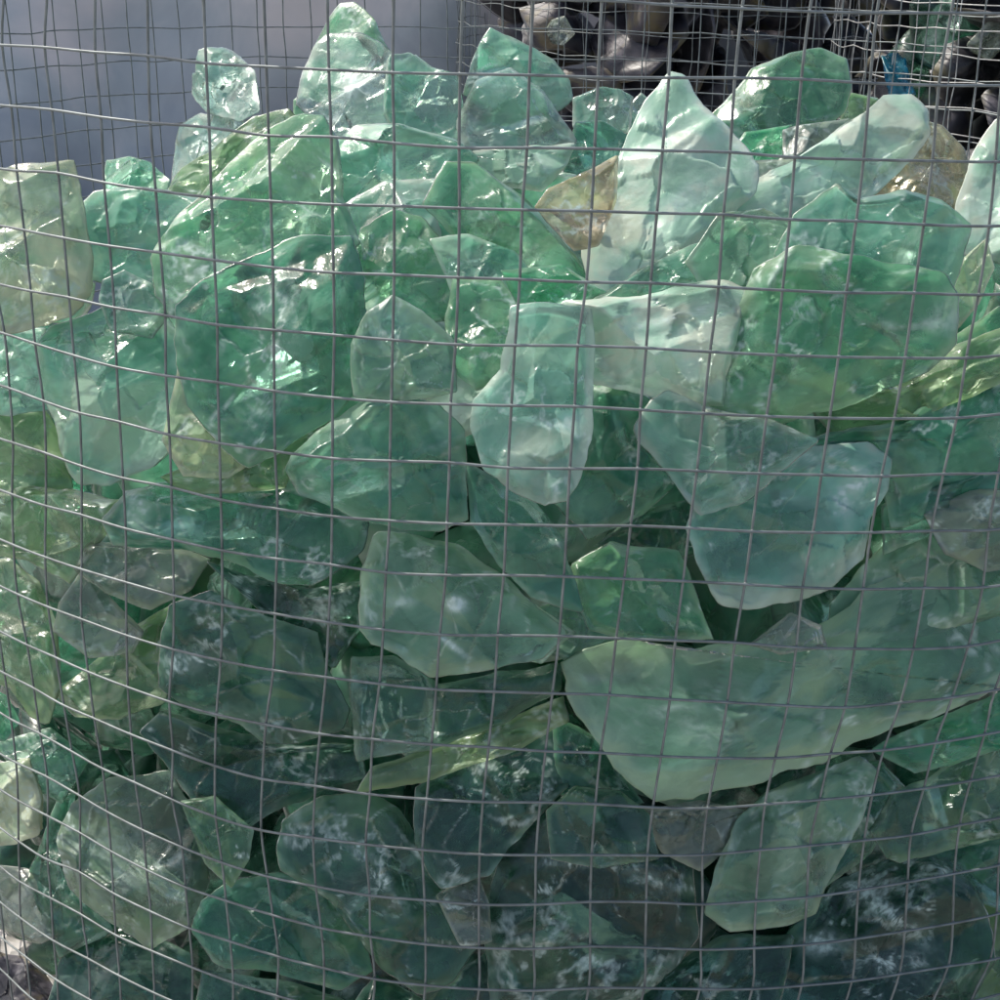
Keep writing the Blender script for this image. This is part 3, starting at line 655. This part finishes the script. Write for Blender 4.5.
NCOL = 113
rj = np.random.RandomState(4)
def resid(row, colm):
    r0 = min(max(row, 0), 19)
    fade = max(0, 1 - abs(row - r0) / 4)
    for dc in range(0, 30):
        for sgn in ((0,) if dc == 0 else (-1, 1)):
            c = colm + sgn * dc
            if -2 <= c <= 19 and RES[r0][c + 2] != 0:
                f2 = fade * max(0, 1 - dc / 5)
                v = RES[r0][c + 2]
                return v[0] * f2, v[1] * f2
    return 0, 0
grid = {}
ROWS = range(-3, 25)
for row in ROWS:
    for k in range(NCOL):
        colm = k - 46                                  # columns -46 .. 66, the photo shows -2 .. 19 in front
        a, b = resid(row, colm)
        if not (-2 <= colm <= 19 and 0 <= row <= 19):
            a += rj.uniform(-1.5, 1.5); b += rj.uniform(-2, 2)
        grid[(row, k)] = (a / 1000 / RAD, b / 1000, colm)
step = 2 * math.pi / NCOL
def node(row, k, inward):
    dth, dz, colm = grid[(row, k % NCOL)]
    # close the circle evenly behind: outside the photographed arc the pitch is a touch wider
    base_step = P * PT / .8
    if -6 <= colm <= 26: cc = colm
    else:
        arc = 2 * math.pi - 32 * base_step
        n_out = NCOL - 32
        cc = 26 + (colm - 26) * (arc / n_out / base_step) if colm > 26 else -6 - (-6 - colm) * (arc / n_out / base_step)
    return cage_pt(row, cc, inward, dth, dz)
V, Fc = [], []
for row in ROWS:
    pth = catmull(np.array([node(row, k, .0) for k in range(NCOL)]), 3, True)
    tube(V, Fc, pth, .00118, True)
for k in range(NCOL):
    pth = catmull(np.array([node(row, k, .0021) for row in ROWS]), 3, False)
    tube(V, Fc, pth, .00112, False)
for row in ROWS:                                  # weld beads
    for k in range(NCOL):
        c_ = node(row, k, .0010); b0 = len(V)
        e_ = .0019 * rj.uniform(.85, 1.2)
        V += [c_ + np.array(q) * e_ for q in ((1, 0, 0), (-1, 0, 0), (0, 1, 0), (0, -1, 0), (0, 0, 1), (0, 0, -1))]
        Fc += [(b0 + a, b0 + b, b0 + c) for a, b, c in ((0, 2, 4), (2, 1, 4), (1, 3, 4), (3, 0, 4), (2, 0, 5), (1, 2, 5), (3, 1, 5), (0, 3, 5))]
wc = mesh_obj('wire_cage', V, Fc, WIRE)
tag(wc, 'large round cage of grey welded square wire mesh holding the green glass chunks', 'wire cage')

def simple_cage(cx, cy, R, ztop, name, label, mat, r_w, pitch=.05, wob=.004):
    n = int(2 * math.pi * R / pitch)
    V, Fc = [], []
    rr_ = np.random.RandomState(int(R * 1000))
    zs = np.arange(ztop, .03, -pitch)
    g = [[(rr_.uniform(-wob, wob), rr_.uniform(-wob, wob), rr_.uniform(-wob, wob)) for _ in range(n)] for _ in zs]
    def nd(i, k, inn):
        a, b, c = g[i][k % n]
        th = 2 * math.pi * (k % n) / n + a / R
        r_ = R + b - inn
        return np.array([cx + r_ * math.cos(th), cy + r_ * math.sin(th), zs[i] + c])
    for i in range(len(zs)): tube(V, Fc, catmull(np.array([nd(i, k, 0) for k in range(n)]), 2, True), r_w, True, 5)
    for k in range(n): tube(V, Fc, catmull(np.array([nd(i, k, .002) for i in range(len(zs))]), 2, False), r_w, False, 5)
    o = mesh_obj(name, V, Fc, mat)
    return tag(o, label, 'wire cage')

def along(px, py, dist):         # a place in the yard: direction from the camera and horizontal distance
    d = sight(px, py)
    return EYE + d * (dist / math.hypot(d[0], d[1]))

# cage of black glass to the right behind
c2 = along(1085, 0, 3.85)
simple_cage(c2[0], c2[1], .53, 1.62, 'wire_cage', 'neighbouring cage of lit wire holding black glass, at the top right behind the green heap', WIRE2, .0013)
rng = np.random.RandomState(3)
n_ = 0
for row in range(13):
    for q in range(14):
        a = q / 14 * 6.28 + row * .25 + rng.uniform(-.1, .1)
        if math.sin(a) > .45: continue
        z = 1.56 - row * .095
        r_ = .42 + rng.uniform(-.03, .01)
        ob = lump('black_glass_chunk', rng.uniform(.09, .12), (c2[0] + r_ * math.cos(a), c2[1] + r_ * math.sin(a), z), ['black', 'smoke', 'black', 'dark'][n_ % 4], n_ % 6 == 0, 2000 + n_, res=(36, 8))
        tag(ob, 'shiny black glass chunk inside the bright wire cage at the top right', 'glass chunk', 'black glass chunks in the right rear cage')
        n_ += 1
for row in range(9):
    for q in range(5):
        a = -2.9 + q * .6 + (row % 2) * .3
        ob = lump('black_glass_chunk', .15, (c2[0] + .2 * math.cos(a), c2[1] + .2 * math.sin(a), 1.5 - row * .15), 'black', 0, 4000 + row * 9 + q, res=(30, 7))
        tag(ob, 'shiny black glass chunk inside the bright wire cage at the top right', 'glass chunk', 'black glass chunks in the right rear cage')
def in_cage(px, py, c, R):
    d = sight(px, py)
    t = 2.5
    while t < 5:
        p_ = EYE + d * t
        if math.hypot(p_[0] - c[0], p_[1] - c[1]) < R: break
        t += .005
    return math.hypot(p_[0], p_[1])
def lump_at(px, py, dist, R, kind, crust, label, group=None, seed=1, name='glass_chunk', sx=1.):
    p_ = along(px, py, dist)
    ob = lump(name, R, tuple(p_), kind, crust, seed, res=(48, 12))
    tag(ob, label, 'glass chunk', group)
    return ob
b_ = lump_at(899, 75, in_cage(899, 75, c2, .515), .062, 'blue', 0, 'bright turquoise blue glass chunk behind the wires at the top right', seed=31)
b_.scale = (.8, .8, 1.25)
lump_at(988, 42, in_cage(988, 42, c2, .475), .045, 'grey', 1, 'whitish grey lump at the right edge of the rear cage with black glass', seed=33, name='glass_chunk')
lump_at(950, 12, in_cage(950, 12, c2, .475), .05, 'slate', 1, 'grey-green shiny lump high in the rear cage with black glass', seed=34, name='glass_chunk')

# heap of dark rock-like glass in a third cage, behind the middle
c3 = along(682, 0, 4.35)
simple_cage(c3[0], c3[1], .58, 1.72, 'wire_cage', 'rear cage of grey wire full of dark purple-black lumps, behind the middle of the heap', WIRE, .0010)
n_ = 0
for row in range(12):
    for q in range(9):
        a = -math.pi / 2 + (q - 4) * .36 + (row % 2) * .2 + rng.uniform(-.08, .08)
        z = 1.62 - row * .13
        r_ = .42 + rng.uniform(-.05, .02)
        ob = lump('dark_glass_chunk', rng.uniform(.12, .15), (c3[0] + r_ * math.cos(a), c3[1] + r_ * math.sin(a), z), ['smoke', 'black', 'smoke'][n_ % 3], 0, 3000 + n_, res=(36, 8))
        tag(ob, 'dark purple-black lump inside the rear cage behind the middle of the heap', 'glass chunk', 'purple-black chunks in the middle rear cage')
        n_ += 1
lump_at(560, 32, in_cage(560, 32, c3, .53), .04, 'grey', 1, 'pinkish weathered lump lying among the purple-black lumps behind', seed=41)

# ------------------------------------------------------------------ blue-grey sheet behind the left
mt, nt, out, N, L = nodes('plastic_sheet')
tc = N('ShaderNodeTexCoord').outputs['Object']
n = N('ShaderNodeTexNoise', Scale=2.4, Detail=5., Distortion=.6); L(tc, n.inputs['Vector'])
sep = N('ShaderNodeSeparateXYZ'); L(tc, sep.inputs[0])
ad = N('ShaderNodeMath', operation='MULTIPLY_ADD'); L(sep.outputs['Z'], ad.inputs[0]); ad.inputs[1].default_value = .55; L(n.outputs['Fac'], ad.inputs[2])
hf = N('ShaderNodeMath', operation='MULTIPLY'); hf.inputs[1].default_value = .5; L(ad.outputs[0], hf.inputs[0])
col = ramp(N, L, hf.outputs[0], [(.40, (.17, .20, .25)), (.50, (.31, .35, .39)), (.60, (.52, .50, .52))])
b = N('ShaderNodeBsdfPrincipled', Roughness=.32); L(col, b.inputs['Base Color'])
bp = N('ShaderNodeBump', Strength=.4, Distance=.05); n2 = N('ShaderNodeTexNoise', Scale=3., Detail=3.); L(tc, n2.inputs['Vector'])
L(n2.outputs['Fac'], bp.inputs['Height']); L(bp.outputs[0], b.inputs['Normal'])
L(b.outputs[0], out.inputs['Surface'])
SHEET = mt
xs = np.linspace(-2.6, .55, 90); zs = np.linspace(.0, 2.1, 50)
V = []; Fc = []
for j, z in enumerate(zs):
    for i, x in enumerate(xs):
        y = 4.6 + .10 * x * 0 + .035 * math.sin(x * 5 + z * 1.3) + .02 * math.sin(x * 11 - z * 3) + .12 * (2.1 - z) * .0 + .05 * math.sin(z * 3 + x)
        V.append((x, y, z + .02 * math.sin(x * 4) * (z / 2.1)))
for j in range(49):
    for i in range(89):
        a = j * 90 + i; Fc.append((a, a + 1, a + 91, a + 90))
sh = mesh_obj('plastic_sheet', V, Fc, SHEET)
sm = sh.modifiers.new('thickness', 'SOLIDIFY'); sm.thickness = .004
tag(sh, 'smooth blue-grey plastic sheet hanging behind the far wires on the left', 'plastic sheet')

# ------------------------------------------------------------------ ground
mt, nt, out, N, L = nodes('gravel_ground')
tc = N('ShaderNodeTexCoord').outputs['Object']
v = N('ShaderNodeTexVoronoi', Scale=45.); L(tc, v.inputs['Vector'])
n = N('ShaderNodeTexNoise', Scale=3., Detail=8.); L(tc, n.inputs['Vector'])
mxx = N('ShaderNodeMath', operation='MULTIPLY'); L(v.outputs['Distance'], mxx.inputs[0]); L(n.outputs['Fac'], mxx.inputs[1])
col = ramp(N, L, mxx.outputs[0], [(.0, (.20, .19, .18)), (.4, (.46, .44, .41))])
b = N('ShaderNodeBsdfPrincipled', Roughness=.9); L(col, b.inputs['Base Color'])
bp = N('ShaderNodeBump', Strength=.8, Distance=.02); L(v.outputs['Distance'], bp.inputs['Height']); L(bp.outputs[0], b.inputs['Normal'])
L(b.outputs[0], out.inputs['Surface'])
g = mesh_obj('ground', [(-150, -150, 0), (150, -150, 0), (150, 150, 0), (-150, 150, 0)], [(0, 1, 2, 3)], mt, smooth=False)
tag(g, 'gravel ground of the yard', None, None, 'structure')

# ------------------------------------------------------------------ daylight
SUN_EL, SUN_AZ = math.radians(55), math.radians(-70)     # azimuth from straight ahead (+Y), clockwise seen from above
w = bpy.data.worlds.new('World'); S.world = w; w.use_nodes = True
nt = w.node_tree
bg = nt.nodes['Background']
sky = nt.nodes.new('ShaderNodeTexSky'); sky.sky_type = 'NISHITA'; sky.sun_disc = False
sky.sun_elevation = SUN_EL; sky.sun_rotation = SUN_AZ
sky.air_density = 1.0; sky.dust_density = 3.0; sky.ozone_density = .3
nt.links.new(sky.outputs[0], bg.inputs[0]); bg.inputs[1].default_value = .21
sd = bpy.data.lights.new('sun', 'SUN'); sd.energy = 5; sd.angle = math.radians(.5); sd.color = (1, .95, .86)
so = bpy.data.objects.new('sun', sd); COL.objects.link(so)
dirv = Vector((math.sin(SUN_AZ) * math.cos(SUN_EL), math.cos(SUN_AZ) * math.cos(SUN_EL), math.sin(SUN_EL)))
so.rotation_euler = dirv.to_track_quat('Z', 'Y').to_euler()
so.location = dirv * 10

S.view_settings.view_transform = 'Standard'
S.view_settings.look = 'None'
S.view_settings.exposure = 0
S.cycles.use_denoising = True
S.cycles.max_bounces = 24
S.cycles.diffuse_bounces = 12
S.cycles.glossy_bounces = 4
S.cycles.transmission_bounces = 16
S.cycles.transparent_max_bounces = 40
S.cycles.sample_clamp_indirect = 5
S.cycles.caustics_refractive = True
S.cycles.caustics_reflective = False
S.cycles.blur_glossy = .6
